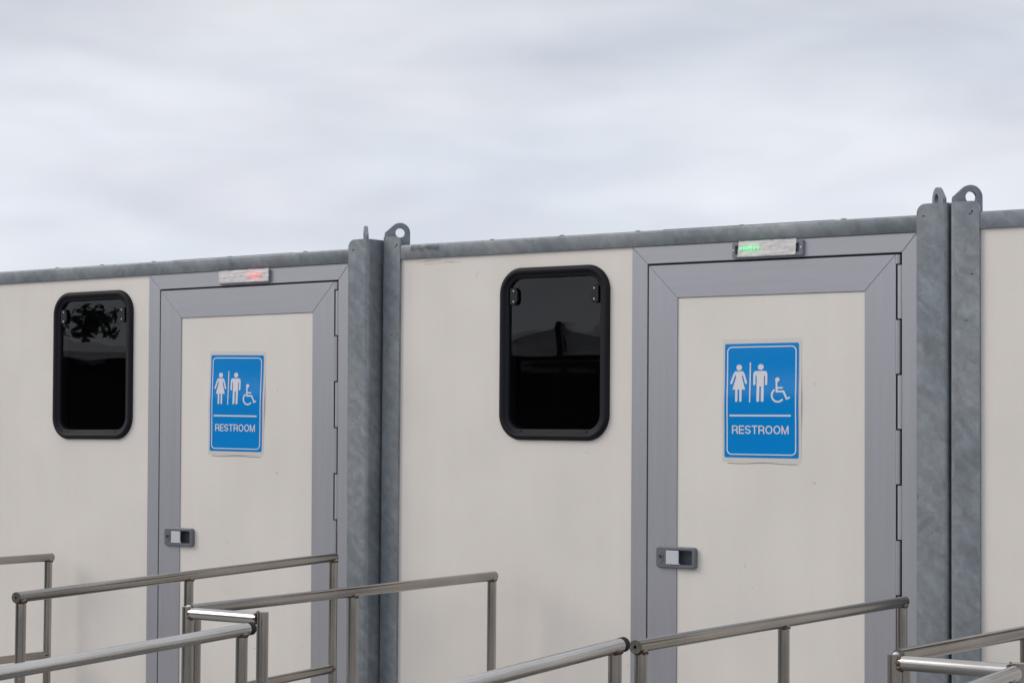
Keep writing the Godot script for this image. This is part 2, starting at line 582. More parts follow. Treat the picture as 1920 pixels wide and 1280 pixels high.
func make_container(post_mat: Material, panel_mat: Material, left_edge: float, left_out: float, right_out: float) -> Node3D:
	var t := group_of("restroom_container")
	var lo := -1.12 + G
	# wall panels beside the door, with the window opening left out
	var st := mb()
	var pz := -0.005
	var strips := [rect(-1.043, lo, -0.562, 0.966 + G), rect(-0.174, lo, -0.0595, 0.966 + G), rect(-0.562, lo, -0.174, 0.37 + G), rect(-0.562, 0.882 + G, -0.174, 0.966 + G)]
	for q in strips:
		ext(st, q, pz - 0.05, pz)
	obj("wall_panel", st, panel_mat, t)
	# box of the container behind the front
	st = mb()
	box(st, Vector3(-1.075, -0.06 + G, -3.1), Vector3(0.05, 2.1, 5.95))
	box(st, Vector3(1.018, -0.06 + G, -3.1), Vector3(0.05, 2.1, 5.95))
	obj("side_wall", st, M.panel, t)
	st = mb()
	box(st, Vector3(-0.025, -0.06 + G, -6.1), Vector3(2.17, 2.1, 0.05))
	obj("back_wall", st, M.panel, t)
	st = mb()
	box(st, Vector3(-0.025, 0.985 + G, -3.08), Vector3(2.06, 0.03, 6.05))
	obj("roof", st, M.roof, t)
	st = mb()
	box(st, Vector3(-0.025, -1.12 + G, -3.1), Vector3(2.06, 0.06, 5.9))
	obj("floor", st, M.roof, t)
	# galvanised frame
	st = mb()
	var prof := []
	for i in 7:
		var a := PI / 2 * i / 6.0
		prof.append(Vector2(1.0105 + 0.0065 * sin(a), -0.0025 + 0.0065 * cos(a)))
	prof.append(Vector2(1.017, -0.06))
	var cols := [PackedVector3Array(), PackedVector3Array()]
	for k in 2:
		var x := -1.045 if k == 0 else 0.960
		cols[k].append(Vector3(x, 0.9665 + G, -0.03))
		cols[k].append(Vector3(x, 0.9665 + G, 0.0030))
		cols[k].append(Vector3(x, 0.9675 + G, 0.0040))
		for q in prof:
			cols[k].append(Vector3(x, q.x + G, q.y))
	loft(st, [cols[0], cols[1]], false, 1, true)
	obj("top_beam", st, post_mat, t)
	st = mb()
	box(st, Vector3(-0.025, -1.19 + G, -0.03), Vector3(2.06, 0.14, 0.08), 0.006)
	obj("bottom_beam", st, M.zinc, t)
	for k in [-1.07, 1.02]:
		for z in [-0.06, -6.05]:
			st = mb()
			box(st, Vector3(k, -1.33 + G, z), Vector3(0.16, 0.14, 0.16), 0.004)
			obj("foot", st, M.zinc, t)
	st = mb()
	L_post(st, post_points(left_edge, left_out, 0.006, -0.09, 0.012), -1.27 + G, 1.049 + G, 0.026, 0.009)
	obj("corner_post", st, post_mat, t)
	st = mb()
	L_post(st, post_points(0.9545, right_out, 0.006, -0.09, 0.014), -1.27 + G, 1.049 + G, 0.028, 0.005)
	obj("corner_post", st, post_mat, t)
	lug(t, Vector3(left_out - 0.002, 0, 0.006), 1.0)
	lug(t, Vector3(right_out, 0, 0.006), -1.0)
	# drainage nicks and a bolt hole near the tops of the posts
	for q in [[-1.062, 1.012, 0.0055, 0.0016], [0.977, 1.012, 0.0065, 0.0014], [-1.057, 0.835, 0.004, 0.0014], [-1.075, 0.70, 0.005, 0.0012], [-1.056, 1.018, 0.0030, 0.0034]]:
		st = mb()
		blob(st, Vector3(q[0], q[1] + G, 0.0060), Vector3(q[2], q[3], 0.0006), 0.3)
		obj("drain_nick", st, M.void_black, t)
	# fixings along the roof edge
	for x in [-0.62, -0.33, -0.05, 0.36, 0.72]:
		st = mb()
		blob(st, Vector3(x + rng.randf_range(-0.04, 0.04), 1.018 + G, -0.012), Vector3(0.011, 0.0035, 0.008), 0.1)
		obj("roof_fixing", st, M.zinc, t)
	st = mb()
	box(st, Vector3(0.36, 1.0178 + G, -0.045), Vector3(0.62, 0.0035, 0.06))
	obj("roof_membrane", st, M.roof, t)
	# door frame: jambs and head mitred at the corners
	var df := group_of("door_frame", t)
	st = mb()
	ext(st, PackedVector2Array([Vector2(-0.0595, lo), Vector2(0, lo), Vector2(0, 0.9085 + G), Vector2(-0.0595, 0.9655 + G)]), -0.045, 0.0, 0.0012, true)
	obj("jamb", st, M.alu, df)
	st = mb()
	ext(st, PackedVector2Array([Vector2(0.9035, lo), Vector2(0.9535, lo), Vector2(0.9535, 0.9655 + G), Vector2(0.9035, 0.9085 + G)]), -0.045, 0.0, 0.0012, true)
	obj("jamb", st, M.alu, df)
	st = mb()
	ext(st, PackedVector2Array([Vector2(0.0004, 0.909 + G), Vector2(0.9031, 0.909 + G), Vector2(0.9528, 0.9658 + G), Vector2(-0.0588, 0.9658 + G)]), -0.045, 0.0, 0.0012)
	obj("head", st, M.alu, df)
	st = mb()
	ext(st, rect(-0.05, lo, 0.95, 0.95 + G), -0.06, -0.047)
	obj("rebate_seal", st, M.seal, df)
	# door leaf: stiles, rails, panel, hinge knuckles
	var dr := group_of("door", t)
	var d0 := -1.06 + G
	st = mb()
	ext(st, PackedVector2Array([Vector2(0.0055, d0), Vector2(0.115, d0 + 0.11), Vector2(0.115, -0.060 + G), Vector2(0.079, -0.060 + G), Vector2(0.079, -0.0085 + G), Vector2(0.115, -0.0085 + G), Vector2(0.115, 0.796 + G), Vector2(0.0055, 0.9025 + G)]), -0.04, 0.0, 0.001, true)
	obj("stile", st, M.alu, dr)
	st = mb()
	ext(st, PackedVector2Array([Vector2(0.7805, d0 + 0.11), Vector2(0.8838, d0), Vector2(0.8838, 0.9025 + G), Vector2(0.7805, 0.796 + G)]), -0.04, 0.0, 0.001, true)
	obj("stile", st, M.alu, dr)
	st = mb()
	ext(st, PackedVector2Array([Vector2(0.1154, 0.7964 + G), Vector2(0.7801, 0.7964 + G), Vector2(0.8834, 0.9028 + G), Vector2(0.0059, 0.9028 + G)]), -0.04, 0.0, 0.001)
	obj("rail", st, M.alu, dr)
	st = mb()
	ext(st, PackedVector2Array([Vector2(0.0059, d0), Vector2(0.8834, d0), Vector2(0.7801, d0 + 0.1096), Vector2(0.1154, d0 + 0.1096)]), -0.04, 0.0, 0.001)
	obj("rail", st, M.alu, dr)
	st = mb()
	ext(st, PackedVector2Array([Vector2(0.1158, d0 + 0.11), Vector2(0.7797, d0 + 0.11), Vector2(0.7797, 0.7955 + G), Vector2(0.1158, 0.7955 + G), Vector2(0.1158, -0.0085 + G), Vector2(0.181, -0.0085 + G), Vector2(0.181, -0.060 + G), Vector2(0.1158, -0.060 + G)]), -0.03, -0.004)
	obj("door_panel", st, M.door_panel, dr)
	var ys := [0.9025]
	var yy := 0.873
	while yy > -1.05:
		ys.append(yy)
		yy -= 0.1643
	ys.append(-1.06)
	for i in ys.size() - 1:
		var on_door := i % 2 == 0
		var x0 := 0.8840 if on_door else 0.8858
		var x1 := 0.8980 if on_door else 0.9033
		st = mb()
		var a := PackedVector3Array()
		var b := PackedVector3Array()
		for k in 13:
			var f := k / 12.0
			var g := f if on_door else 1.0 - f   # flush on its own side, round on the other
			var p := Vector3(lerpf(x0, x1, f), 0, 0.0022 * sin(PI * minf(g / 0.62, 1.0)) - 0.009 * pow(maxf(0.0, (g - 0.62) / 0.38), 2.4))
			a.append(p + Vector3(0, ys[i + 1] + 0.0022 + G, 0))
			b.append(p + Vector3(0, ys[i] - (0.0022 if i > 0 else 0.0) + G, 0))
		a.append(Vector3(x1, a[0].y, -0.035))
		a.append(Vector3(x0, a[0].y, -0.035))
		b.append(Vector3(x1, b[0].y, -0.035))
		b.append(Vector3(x0, b[0].y, -0.035))
		loft(st, [a, b], true, 1)
		fan(st, a, true)
		fan(st, b)
		obj("hinge_knuckle", st, M.alu, dr)
		st = mb()
		var g0 := 0.8982 if on_door else 0.8839
		var g1 := 0.9034 if on_door else 0.8857
		ext(st, rect(g0, ys[i + 1] + 0.0022 + G, g1, ys[i] + G), -0.036, -0.0045 if on_door else -0.003)
		obj("hinge_seal", st, M.seal, dr)
	make_handle(t)
	make_window(t)
	return t

func make_handle(t: Node) -> void:
	var h := group_of("door_handle", t)
	var x0 := 0.0435
	var x1 := 0.1925
	var y0 := -0.0685 + G
	var y1 := 0.0 + G
	var st := mb()
	var outer := rrect(x0, y0, x1, y1, 0.011, 6)
	var well := rrect(0.0815, y0 + 0.0115, 0.1785, y1 - 0.0115, 0.005, 6)
	loft(st, [ring3(outer, -0.01), ring3(outer, 0.0065), ring3(grown(outer, 0.0012), 0.0095), ring3(grown(outer, 0.0035), 0.0108), ring3(grown(well, -0.0022), 0.0108), ring3(well, 0.0085), ring3(grown(well, 0.002), -0.024)], true, -1)
	fan(st, ring3(grown(well, 0.002), -0.024))
	obj("housing", st, M.handle, h)
	st = mb()
	ext(st, rrect(0.0822, y0 + 0.0122, 0.1300, y1 - 0.0122, 0.0015, 3), 0.0085, 0.0122, 0.0012)
	obj("lever", st, M.lever, h)
	st = mb()
	box(st, Vector3(0.133, y0 + 0.0138, 0.0100), Vector3(0.006, 0.0024, 0.003))
	obj("lever_tab", st, M.lever, h)
	st = mb()
	var lc := Vector3(0.0615, (y0 + y1) / 2 + 0.002, 0.0108)
	loft(st, [circle(lc, Vector3.BACK, 0.0062, 18), circle(lc + Vector3(0, 0, 0.0022), Vector3.BACK, 0.0056, 18), circle(lc + Vector3(0, 0, 0.0022), Vector3.BACK, 0.0036, 18), circle(lc + Vector3(0, 0, 0.0004), Vector3.BACK, 0.0034, 18)], true, -1)
	fan(st, circle(lc + Vector3(0, 0, 0.0004), Vector3.BACK, 0.0034, 18))
	obj("keyhole", st, M.lock, h)
	# raised crescent round the lock
	st = mb()
	var rings := []
	for i in 15:
		var a := deg_to_rad(-62.0 + i * 124.0 / 14.0)
		var p := Vector3(0.0475 + 0.0245 * cos(a), lc.y + 0.0285 * sin(a), 0.0108)
		rings.append(circle(p, Vector3(-sin(a), cos(a), 0), 0.0004 + 0.0016 * sin(PI * i / 14.0), 8))
	loft(st, rings, true, 1)
	obj("crescent_ridge", st, M.handle, h)

func pane_mesh(x0: float, y0: float, x1: float, y1: float, r: float, z: float, amp: float, sd: int, lean := 0.0, stripes := 9.0) -> ArrayMesh:
	# a pane of acrylic with a slight waviness; the rounded corners come from the row widths
	var n := FastNoiseLite.new()
	n.seed = sd
	n.frequency = 1.0
	n.fractal_octaves = 1
	var st := SurfaceTool.new()
	st.begin(Mesh.PRIMITIVE_TRIANGLES)
	var nx := 30
	var ny := 56
	var hgt := func(x: float, y: float) -> float: return amp * n.get_noise_2d(x * 2.5, y * stripes) + lean * (y1 - y)
	for j in ny + 1:
		var y: float = lerpf(y0, y1, 0.5 - 0.5 * cos(PI * j / ny))
		var cut := 0.0
		var dy: float = minf(y - y0, y1 - y)
		if dy < r:
			cut = r - sqrt(maxf(0.0, r * r - (r - dy) * (r - dy)))
		for i in nx + 1:
			var x: float = lerpf(x0 + cut, x1 - cut, float(i) / nx)
			var e := 0.004
			var gx: float = (hgt.call(x + e, y) - hgt.call(x - e, y)) / (2 * e)
			var gy: float = (hgt.call(x, y + e) - hgt.call(x, y - e)) / (2 * e)
			st.set_normal(Vector3(-gx, -gy, 1).normalized())
			st.set_uv(Vector2(float(i) / nx, float(j) / ny))
			st.add_vertex(Vector3(x, y, z + hgt.call(x, y)))
	for j in ny:
		for i in nx:
			var a := j * (nx + 1) + i
			var b := a + 1
			var c := a + nx + 2
			var d := a + nx + 1
			for k in [a, c, b, a, d, c]:
				st.add_index(k)
	return st.commit()

func make_window(t: Node) -> void:
	var w := group_of("window", t)
	var x0 := -0.5975
	var x1 := -0.1475
	var y0 := 0.3335 + G
	var y1 := 0.9165 + G
	var o := rrect(x0, y0, x1, y1, 0.088, 14)
	var z := -0.005
	var prof := [[0.0, 0.0], [0.0005, 0.007], [0.003, 0.0115], [0.008, 0.0145], [0.016, 0.0150], [0.0215, 0.0125], [0.0235, 0.0085], [0.027, 0.0075], [0.033, 0.0072], [0.0365, 0.0050], [0.0375, -0.001], [0.0385, -0.034]]
	var rings := []
	for q in prof:
		rings.append(ring3(grown(o, q[0]), z + q[1]))
	var st := mb()
	loft(st, rings, true, 1)
	obj("window_frame", st, M.plastic, w)
	# small drain slots in the sill of the frame
	for x in [-0.505, -0.235]:
		st = mb()
		box(st, Vector3(x, y0 + 0.03, z + 0.0076), Vector3(0.007, 0.0035, 0.0012))
		obj("drain_slot", st, M.void_black, w)
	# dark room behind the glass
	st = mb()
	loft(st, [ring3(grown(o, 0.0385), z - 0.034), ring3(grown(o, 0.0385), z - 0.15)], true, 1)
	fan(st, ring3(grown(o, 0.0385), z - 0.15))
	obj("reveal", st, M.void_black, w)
	for s in [0, 1]:
		var lx: float = x0 + 0.0435 if s == 0 else x1 - 0.0435 - 0.031
		var ly: float = 0.7905 + G
		st = mb()
		var cut := 0.010
		var shape: PackedVector2Array
		if s == 0:
			shape = PackedVector2Array([Vector2(lx, ly + 0.004), Vector2(lx + 0.004, ly), Vector2(lx + 0.031 - cut, ly), Vector2(lx + 0.031, ly + 0.013), Vector2(lx + 0.031, ly + 0.045), Vector2(lx + 0.031 - cut, ly + 0.058), Vector2(lx + 0.004, ly + 0.058), Vector2(lx, ly + 0.054)])
		else:
			shape = PackedVector2Array([Vector2(lx, ly + 0.013), Vector2(lx + cut, ly), Vector2(lx + 0.027, ly), Vector2(lx + 0.031, ly + 0.004), Vector2(lx + 0.031, ly + 0.054), Vector2(lx + 0.027, ly + 0.058), Vector2(lx + cut, ly + 0.058), Vector2(lx, ly + 0.045)])
		ext(st, shape, z + 0.001, z + 0.0095, 0.002)
		var la := obj("latch", st, M.latch, w)
		for k in [0.011, 0.047]:
			st = mb()
			blob(st, Vector3(lx + 0.0155, ly + k, z + 0.0095), Vector3(0.0031, 0.0031, 0.0016), 0.0)
			obj("screw", st, M.screw, la)

func glaze(t: Node, sd: int, amp: float, lean: float, stripes: float) -> void:
	var w := t.get_node("window")
	var a := MeshInstance3D.new()
	a.name = "pane"
	a.mesh = pane_mesh(-0.5605, 0.3705 + G, -0.1845, 0.8795 + G, 0.05, -0.0085, amp, sd, 0.0, stripes)
	a.material_override = M.pane
	w.add_child(a, true)
	var b := MeshInstance3D.new()
	b.name = "inner_pane"
	b.mesh = pane_mesh(-0.537, 0.3715 + G, -0.186, 0.602 + G, 0.012, -0.036, amp, sd, lean, stripes)
	b.material_override = M.inner
	w.add_child(b, true)

func indicator(t: Node, green: bool) -> void:
	var g := group_of("status_light", t)
	var st := mb()
	var x0 := 0.323
	var x1 := 0.5755
	var y0 := 0.9125 + G
	var y1 := 0.9625 + G
	var o := rrect(x0, y0, x1, y1, 0.006, 5)
	var well := rrect(x0 + 0.011, y0 + 0.012, x1 - 0.014, y1 - 0.011, 0.001, 5)
	loft(st, [ring3(o, -0.001), ring3(o, 0.008), ring3(grown(o, 0.0018), 0.0098), ring3(grown(well, -0.001), 0.0098), ring3(well, 0.0088), ring3(well, 0.0005)], true, -1)
	fan(st, ring3(well, 0.0005))
	obj("housing", st, M.lamp_case, g)
	for x in [x0 + 0.0055, x1 - 0.007]:
		st = mb()
		blob(st, Vector3(x, (y0 + y1) / 2, 0.0098), Vector3(0.0034, 0.0034, 0.0022), 0.0)
		obj("screw", st, M.screw, g)
	# creased tape across the lamp
	var tx0 := 0.346 if green else 0.3225
	var tx1 := 0.5515 if green else 0.5745
	var n := FastNoiseLite.new()
	n.seed = 5 if green else 8
	n.frequency = 1.0
	n.fractal_octaves = 3
	st = mb()
	st.set_smooth_group(1)
	var nx := 48
	var ny := 14
	var pt := func(i: int, j: int) -> Vector3:
		var u := float(i) / nx
		var v := float(j) / ny
		var ragged: float = 0.0022 * n.get_noise_2d(v * 7.0, 3.0 if u < 0.5 else 9.0)
		var x: float = lerpf(tx0, tx1, u) + (ragged if u < 0.02 or u > 0.98 else 0.0) + (0.006 * v - 0.003 if green else 0.0) * (1.0 if u < 0.5 else 0.6)
		var y: float = lerpf(0.9165 if green else 0.9185, 0.9655 if green else 0.9648, v) + G + 0.0012 * n.get_noise_2d(u * 9.0, 20.0 + v)
		var crease: float = 0.0026 * absf(n.get_noise_2d(u * 2.2, v * 2.4 + u * 0.8)) + 0.0006 * n.get_noise_2d(u * 9.0, v * 6.0)
		return Vector3(x, y, 0.0108 + crease * (1.0 if green else 1.5))
	for i in nx:
		for j in ny:
			quad(st, pt.call(i, j), pt.call(i + 1, j), pt.call(i + 1, j + 1), pt.call(i, j + 1))
	obj("tape", st, M.tape, g)
	var glow := StandardMaterial3D.new()
	glow.albedo_color = Color(0.5, 0.9, 0.6) if green else Color(0.95, 0.6, 0.55)
	glow.roughness = 0.6
	glow.emission_enabled = true
	glow.emission = Color(0.40, 0.95, 0.58) if green else Color(1.0, 0.45, 0.40)
	glow.emission_energy_multiplier = 0.6
	for i in 6:
		st = mb()
		var x: float = (0.3565 + i * 0.0125) if green else (0.474 + i * 0.0125)
		blob(st, Vector3(x, 0.9415 + G + (0.0 if green else -0.001), 0.0135), Vector3(0.0046, 0.0044, 0.0017), 0.12)
		obj("led", st, glow, g)
	var l := OmniLight3D.new()
	l.name = "led_light"
	l.light_color = glow.emission
	l.light_energy = 0.00022
	l.light_size = 0.02
	l.omni_range = 6.0
	l.omni_attenuation = 2.0
	l.shadow_enabled = true
	l.position = Vector3(0.388 if green else 0.505, 0.9415 + G, 0.032)
	g.add_child(l, true)

# ---------------------------------------------------------------- the restroom sign
# Sign units: x 0..690 from the left, y 0..1060 from the top
func sign_at(f: Dictionary, p: Vector2, lift: float) -> Vector3:
	var u := p.x / 690.0
	var v := 1.0 - p.y / 1060.0
	var bl: Vector2 = f.bl
	var br: Vector2 = f.br
	var tl: Vector2 = f.tl
	var tr: Vector2 = f.tr
	var q := bl.lerp(br, u).lerp(tl.lerp(tr, u), v)
	var s: float = (v - f.kink)
	var side: float = f.side * (-s if s > 0.0 else 0.0)
	var curve: float = 0.0024 * exp(-s * s / 0.035) + f.bow * cos((u - 0.5) * PI)
	return Vector3(q.x + side, q.y + G, -0.0026 + curve + lift)

func strip_fill(st: SurfaceTool, f: Dictionary, left: PackedVector2Array, right: PackedVector2Array, lift: float, cols := 1) -> void:
	st.set_smooth_group(1)
	for i in left.size() - 1:
		for k in cols:
			var a := left[i].lerp(right[i], float(k) / cols)
			var b := left[i].lerp(right[i], float(k + 1) / cols)
			var c := left[i + 1].lerp(right[i + 1], float(k + 1) / cols)
			var d := left[i + 1].lerp(right[i + 1], float(k) / cols)
			var ccw := ((b - a).cross(c - a) + (c - a).cross(d - a)) < 0.0   # y runs down
			if ccw:
				quad(st, sign_at(f, a, lift), sign_at(f, b, lift), sign_at(f, c, lift), sign_at(f, d, lift))
			else:
				quad(st, sign_at(f, a, lift), sign_at(f, d, lift), sign_at(f, c, lift), sign_at(f, b, lift))

func poly_fill(st: SurfaceTool, f: Dictionary, poly: PackedVector2Array, lift: float) -> void:
	st.set_smooth_group(1)
	var ids := Geometry2D.triangulate_polygon(poly)
	for k in range(0, ids.size(), 3):
		var a := poly[ids[k]]
		var b := poly[ids[k + 1]]
		var c := poly[ids[k + 2]]
		if (b - a).cross(c - a) > 0.0:
			tri(st, sign_at(f, a, lift), sign_at(f, c, lift), sign_at(f, b, lift))
		else:
			tri(st, sign_at(f, a, lift), sign_at(f, b, lift), sign_at(f, c, lift))

func stroke(st: SurfaceTool, f: Dictionary, pts: Array, w: float, lift: float, round_ends := false) -> void:
	var fine := PackedVector2Array()
	for i in pts.size():
		if i > 0:
			var a: Vector2 = pts[i - 1]
			var b: Vector2 = pts[i]
			var parts := maxi(1, int(a.distance_to(b) / 60.0))
			for k in range(1, parts):
				fine.append(a.lerp(b, float(k) / parts))
		fine.append(pts[i])
	var lr := ribbon(fine, w)
	strip_fill(st, f, lr[0], lr[1], lift)
	if round_ends:
		for e in [pts[0], pts[-1]]:
			disc(st, f, e, w / 2, lift + 0.00012)

func disc(st: SurfaceTool, f: Dictionary, c: Vector2, r: float, lift: float) -> void:
	var poly := PackedVector2Array()
	for i in 24:
		poly.append(c + Vector2(cos(TAU * i / 24), sin(TAU * i / 24)) * r)
	poly_fill(st, f, poly, lift)

func arc(c: Vector2, rx: float, ry: float, a0: float, a1: float, n := 14) -> Array:
	var out := []
	for i in n + 1:
		var a := deg_to_rad(lerpf(a0, a1, float(i) / n))
		out.append(c + Vector2(cos(a) * rx, sin(a) * ry))
	return out

func sheet(st: SurfaceTool, f: Dictionary, x0: float, y0: float, x1: float, y1: float, r: float, lift: float, rows: int) -> void:
	var left := PackedVector2Array()
	var right := PackedVector2Array()
	for i in rows + 1:
		var y := lerpf(y0, y1, 0.5 - 0.5 * cos(PI * i / rows))
		var d := minf(y - y0, y1 - y)
		var cut := 0.0
		if d < r:
			cut = r - sqrt(maxf(0.0, r * r - (r - d) * (r - d)))
		left.append(Vector2(x0 + cut, y))
		right.append(Vector2(x1 - cut, y))
	strip_fill(st, f, left, right, lift, 8)

func make_sign(t: Transform3D, f: Dictionary, label: String) -> void:
	var s := group_of("restroom_sign")
	s.transform = t
	tag(s, label, "restroom sign", "restroom signs on the doors")
	var h := 0.0006
	var st := mb()
	sheet(st, f, -22, -42, 714, 1098, 14, -0.0008, 40)
	obj("laminate_sheet", st, M.laminate, s)
	st = mb()
	sheet(st, f, 0, 0, 690, 1060, 16, 0.0, 48)
	obj("blue_print", st, M.sign_blue, s)
	st = mb()
	var edge := []
	for c in [[Vector2(622, 75), -90.0], [Vector2(622, 988), 0.0], [Vector2(70, 988), 90.0], [Vector2(70, 75), 180.0]]:
		edge.append_array(arc(c[0], 43, 43, c[1], c[1] + 90.0, 8))
	edge.append(edge[0])
	stroke(st, f, edge, 10.5, h)
	obj("border_line", st, M.sign_white, s)
	# woman
	st = mb()
	disc(st, f, Vector2(137, 222), 27, h)
	poly_fill(st, f, PackedVector2Array([Vector2(112, 257), Vector2(162, 257), Vector2(178, 262), Vector2(164, 312), Vector2(196, 428), Vector2(76, 428), Vector2(109, 312), Vector2(95, 262)]), h)
	stroke(st, f, [Vector2(105, 266), Vector2(92, 287), Vector2(65, 366)], 20, h + 0.0002, true)
	stroke(st, f, [Vector2(168, 266), Vector2(181, 287), Vector2(204, 366)], 20, h + 0.0002, true)
	for x in [114.0, 153.0]:
		stroke(st, f, [Vector2(x, 428), Vector2(x, 532)], 22, h, true)
	obj("woman_symbol", st, M.sign_white, s)
	st = mb()
	stroke(st, f, [Vector2(242, 180), Vector2(240, 542)], 12, h, true)
	obj("divider_line", st, M.sign_white, s)
	# man
	st = mb()
	disc(st, f, Vector2(340, 220), 27, h)
	poly_fill(st, f, PackedVector2Array([Vector2(296, 256), Vector2(380, 256), Vector2(380, 300), Vector2(371, 305), Vector2(371, 400), Vector2(303, 400), Vector2(303, 305), Vector2(294, 300)]), h)
	for x in [282.0, 392.0]:
		var w: float = 1.0 if x > 340 else -1.0
		stroke(st, f, [Vector2(x - w * 24, 267), Vector2(x - w * 5, 271), Vector2(x, 290), Vector2(x, 378)], 21, h + 0.0002, true)
	for x in [316.5, 357.5]:
		stroke(st, f, [Vector2(x, 398), Vector2(x, 530)], 26, h, true)
	obj("man_symbol", st, M.sign_white, s)
	# wheelchair user
	st = mb()
	disc(st, f, Vector2(495, 338), 20, h)
	stroke(st, f, [Vector2(487, 350), Vector2(490, 447), Vector2(553, 447), Vector2(583, 515), Vector2(612, 502)], 17, h)
	stroke(st, f, [Vector2(490, 414), Vector2(546, 414)], 15, h + 0.0002)
	stroke(st, f, arc(Vector2(502, 482), 56, 60, -122.0, -322.0, 30), 17, h + 0.0001)
	obj("wheelchair_symbol", st, M.sign_white, s)
	st = mb()
	stroke(st, f, [Vector2(50, 670), Vector2(622, 670)], 17, h)
	obj("rule", st, M.sign_white, s)
	# RESTROOM
	var cap := 762.0
	var base := 840.0
	var w := 11.4
	var x := 73.0
	var wide := {"R": 56.0, "E": 49.0, "S": 55.0, "T": 55.0, "O": 66.0, "M": 66.0}
	for ch in "RESTROOM":
		st = mb()
		var cw: float = wide[ch]
		var l := x + w / 2
		var r: float = x + cw - w / 2
		var m := (l + r) / 2
		var top := cap + w / 2
		var bot := base - w / 2
		var mid := (cap + base) / 2 + 1.0
		match ch:
			"R":
				stroke(st, f, [Vector2(l, cap), Vector2(l, base)], w, h)
				var bowl := [Vector2(l, top), Vector2(r - 19, top)]
				bowl.append_array(arc(Vector2(r - 19, (top + mid + 3) / 2), 19, (mid + 3 - top) / 2, -90, 90, 10))
				bowl.append(Vector2(l, mid + 3))
				stroke(st, f, bowl, w, h + 0.0001)
				stroke(st, f, [Vector2(m + 2, mid + 3), Vector2(r - 5, mid + 8), Vector2(r - 1, mid + 20), Vector2(r + 2, base)], w, h + 0.0002)
			"E":
				stroke(st, f, [Vector2(l, cap), Vector2(l, base)], w, h)
				for yy in [top, mid, bot]:
					stroke(st, f, [Vector2(l, yy), Vector2(r + (6.0 if yy != mid else 3.0), yy)], w, h + 0.0001)
			"S":
				var sp := arc(Vector2(m, (top + mid) / 2), (r - l) / 2, (mid - top) / 2, -12, -180, 14)
				sp.append_array([Vector2(l + 3, (top + mid) / 2 + 11)])
				sp.append_array([Vector2(m - 6, mid - 2), Vector2(m + 8, mid + 3)])
				sp.append_array(arc(Vector2(m, (mid + bot) / 2), (r - l) / 2, (bot - mid) / 2, -28, 172, 16))
				stroke(st, f, sp, w, h)
			"T":
				stroke(st, f, [Vector2(m, cap), Vector2(m, base)], w, h)
				stroke(st, f, [Vector2(x, top), Vector2(x + cw, top)], w, h + 0.0001)
			"O":
				var ring := arc(Vector2(m, (top + bot) / 2), (r - l) / 2, (bot - top) / 2, 0, 360, 32)
				ring[-1] = ring[0]
				stroke(st, f, ring, w, h)
			"M":
				stroke(st, f, [Vector2(l, cap), Vector2(l, base)], w, h)
				stroke(st, f, [Vector2(r, cap), Vector2(r, base)], w, h)
				stroke(st, f, [Vector2(l + 1, cap + 4), Vector2(m, base - 4), Vector2(r - 1, cap + 4)], w * 0.95, h + 0.0001)
		obj("letter", st, M.sign_white, s)
		x += cw + 8.4
	# a loose edge of tape along the bottom
	st = mb()
	var pts := []
	for i in 9:
		pts.append(Vector2(lerpf(30, 680, i / 8.0), 1112.0 + 5.0 * sin(i * 1.1)))
	stroke(st, f, pts, 5.0, -0.0004)
	obj("tape_edge", st, M.tape_edge, s)

# ---------------------------------------------------------------- railings
const RT := 0.0155
func weld_at(p: Vector3, parent: Node, rusty := false) -> void:
	# a lumpy bead running round the joint
	var st := mb()
	var rings := []
	var n := 14
	for i in n:
		var a := TAU * i / n
		var d := Vector3(cos(a), 0, sin(a))
		var k := rng.randf_range(0.75, 1.25)
		rings.append(circle(p + d * RT * 0.97 + Vector3(0, rng.randf_range(-0.0015, 0.0025), 0), Vector3(-sin(a), 0, cos(a)), 0.0036 * k, 8))
	rings.append(rings[0])
	loft(st, rings, true, 1)
	obj("weld", st, M.rust if rusty else M.weld, parent)

func run_of(called: String, a: Vector3, b: Vector3, mat: Material, parent: Node, start_cap := true) -> void:
	var st := mb()
	tube(st, a, b, RT, 28, start_cap)
	obj(called, st, mat, parent)

func post_at(top: Vector3, foot_y: float, parent: Node, mat: Material, rusty := false) -> void:
	var st := mb()
	tube(st, Vector3(top.x, foot_y, top.z), top, RT * 0.97, 26)
	obj("post", st, mat, parent)
	weld_at(top - Vector3(0, RT * 0.95, 0), parent, rusty)

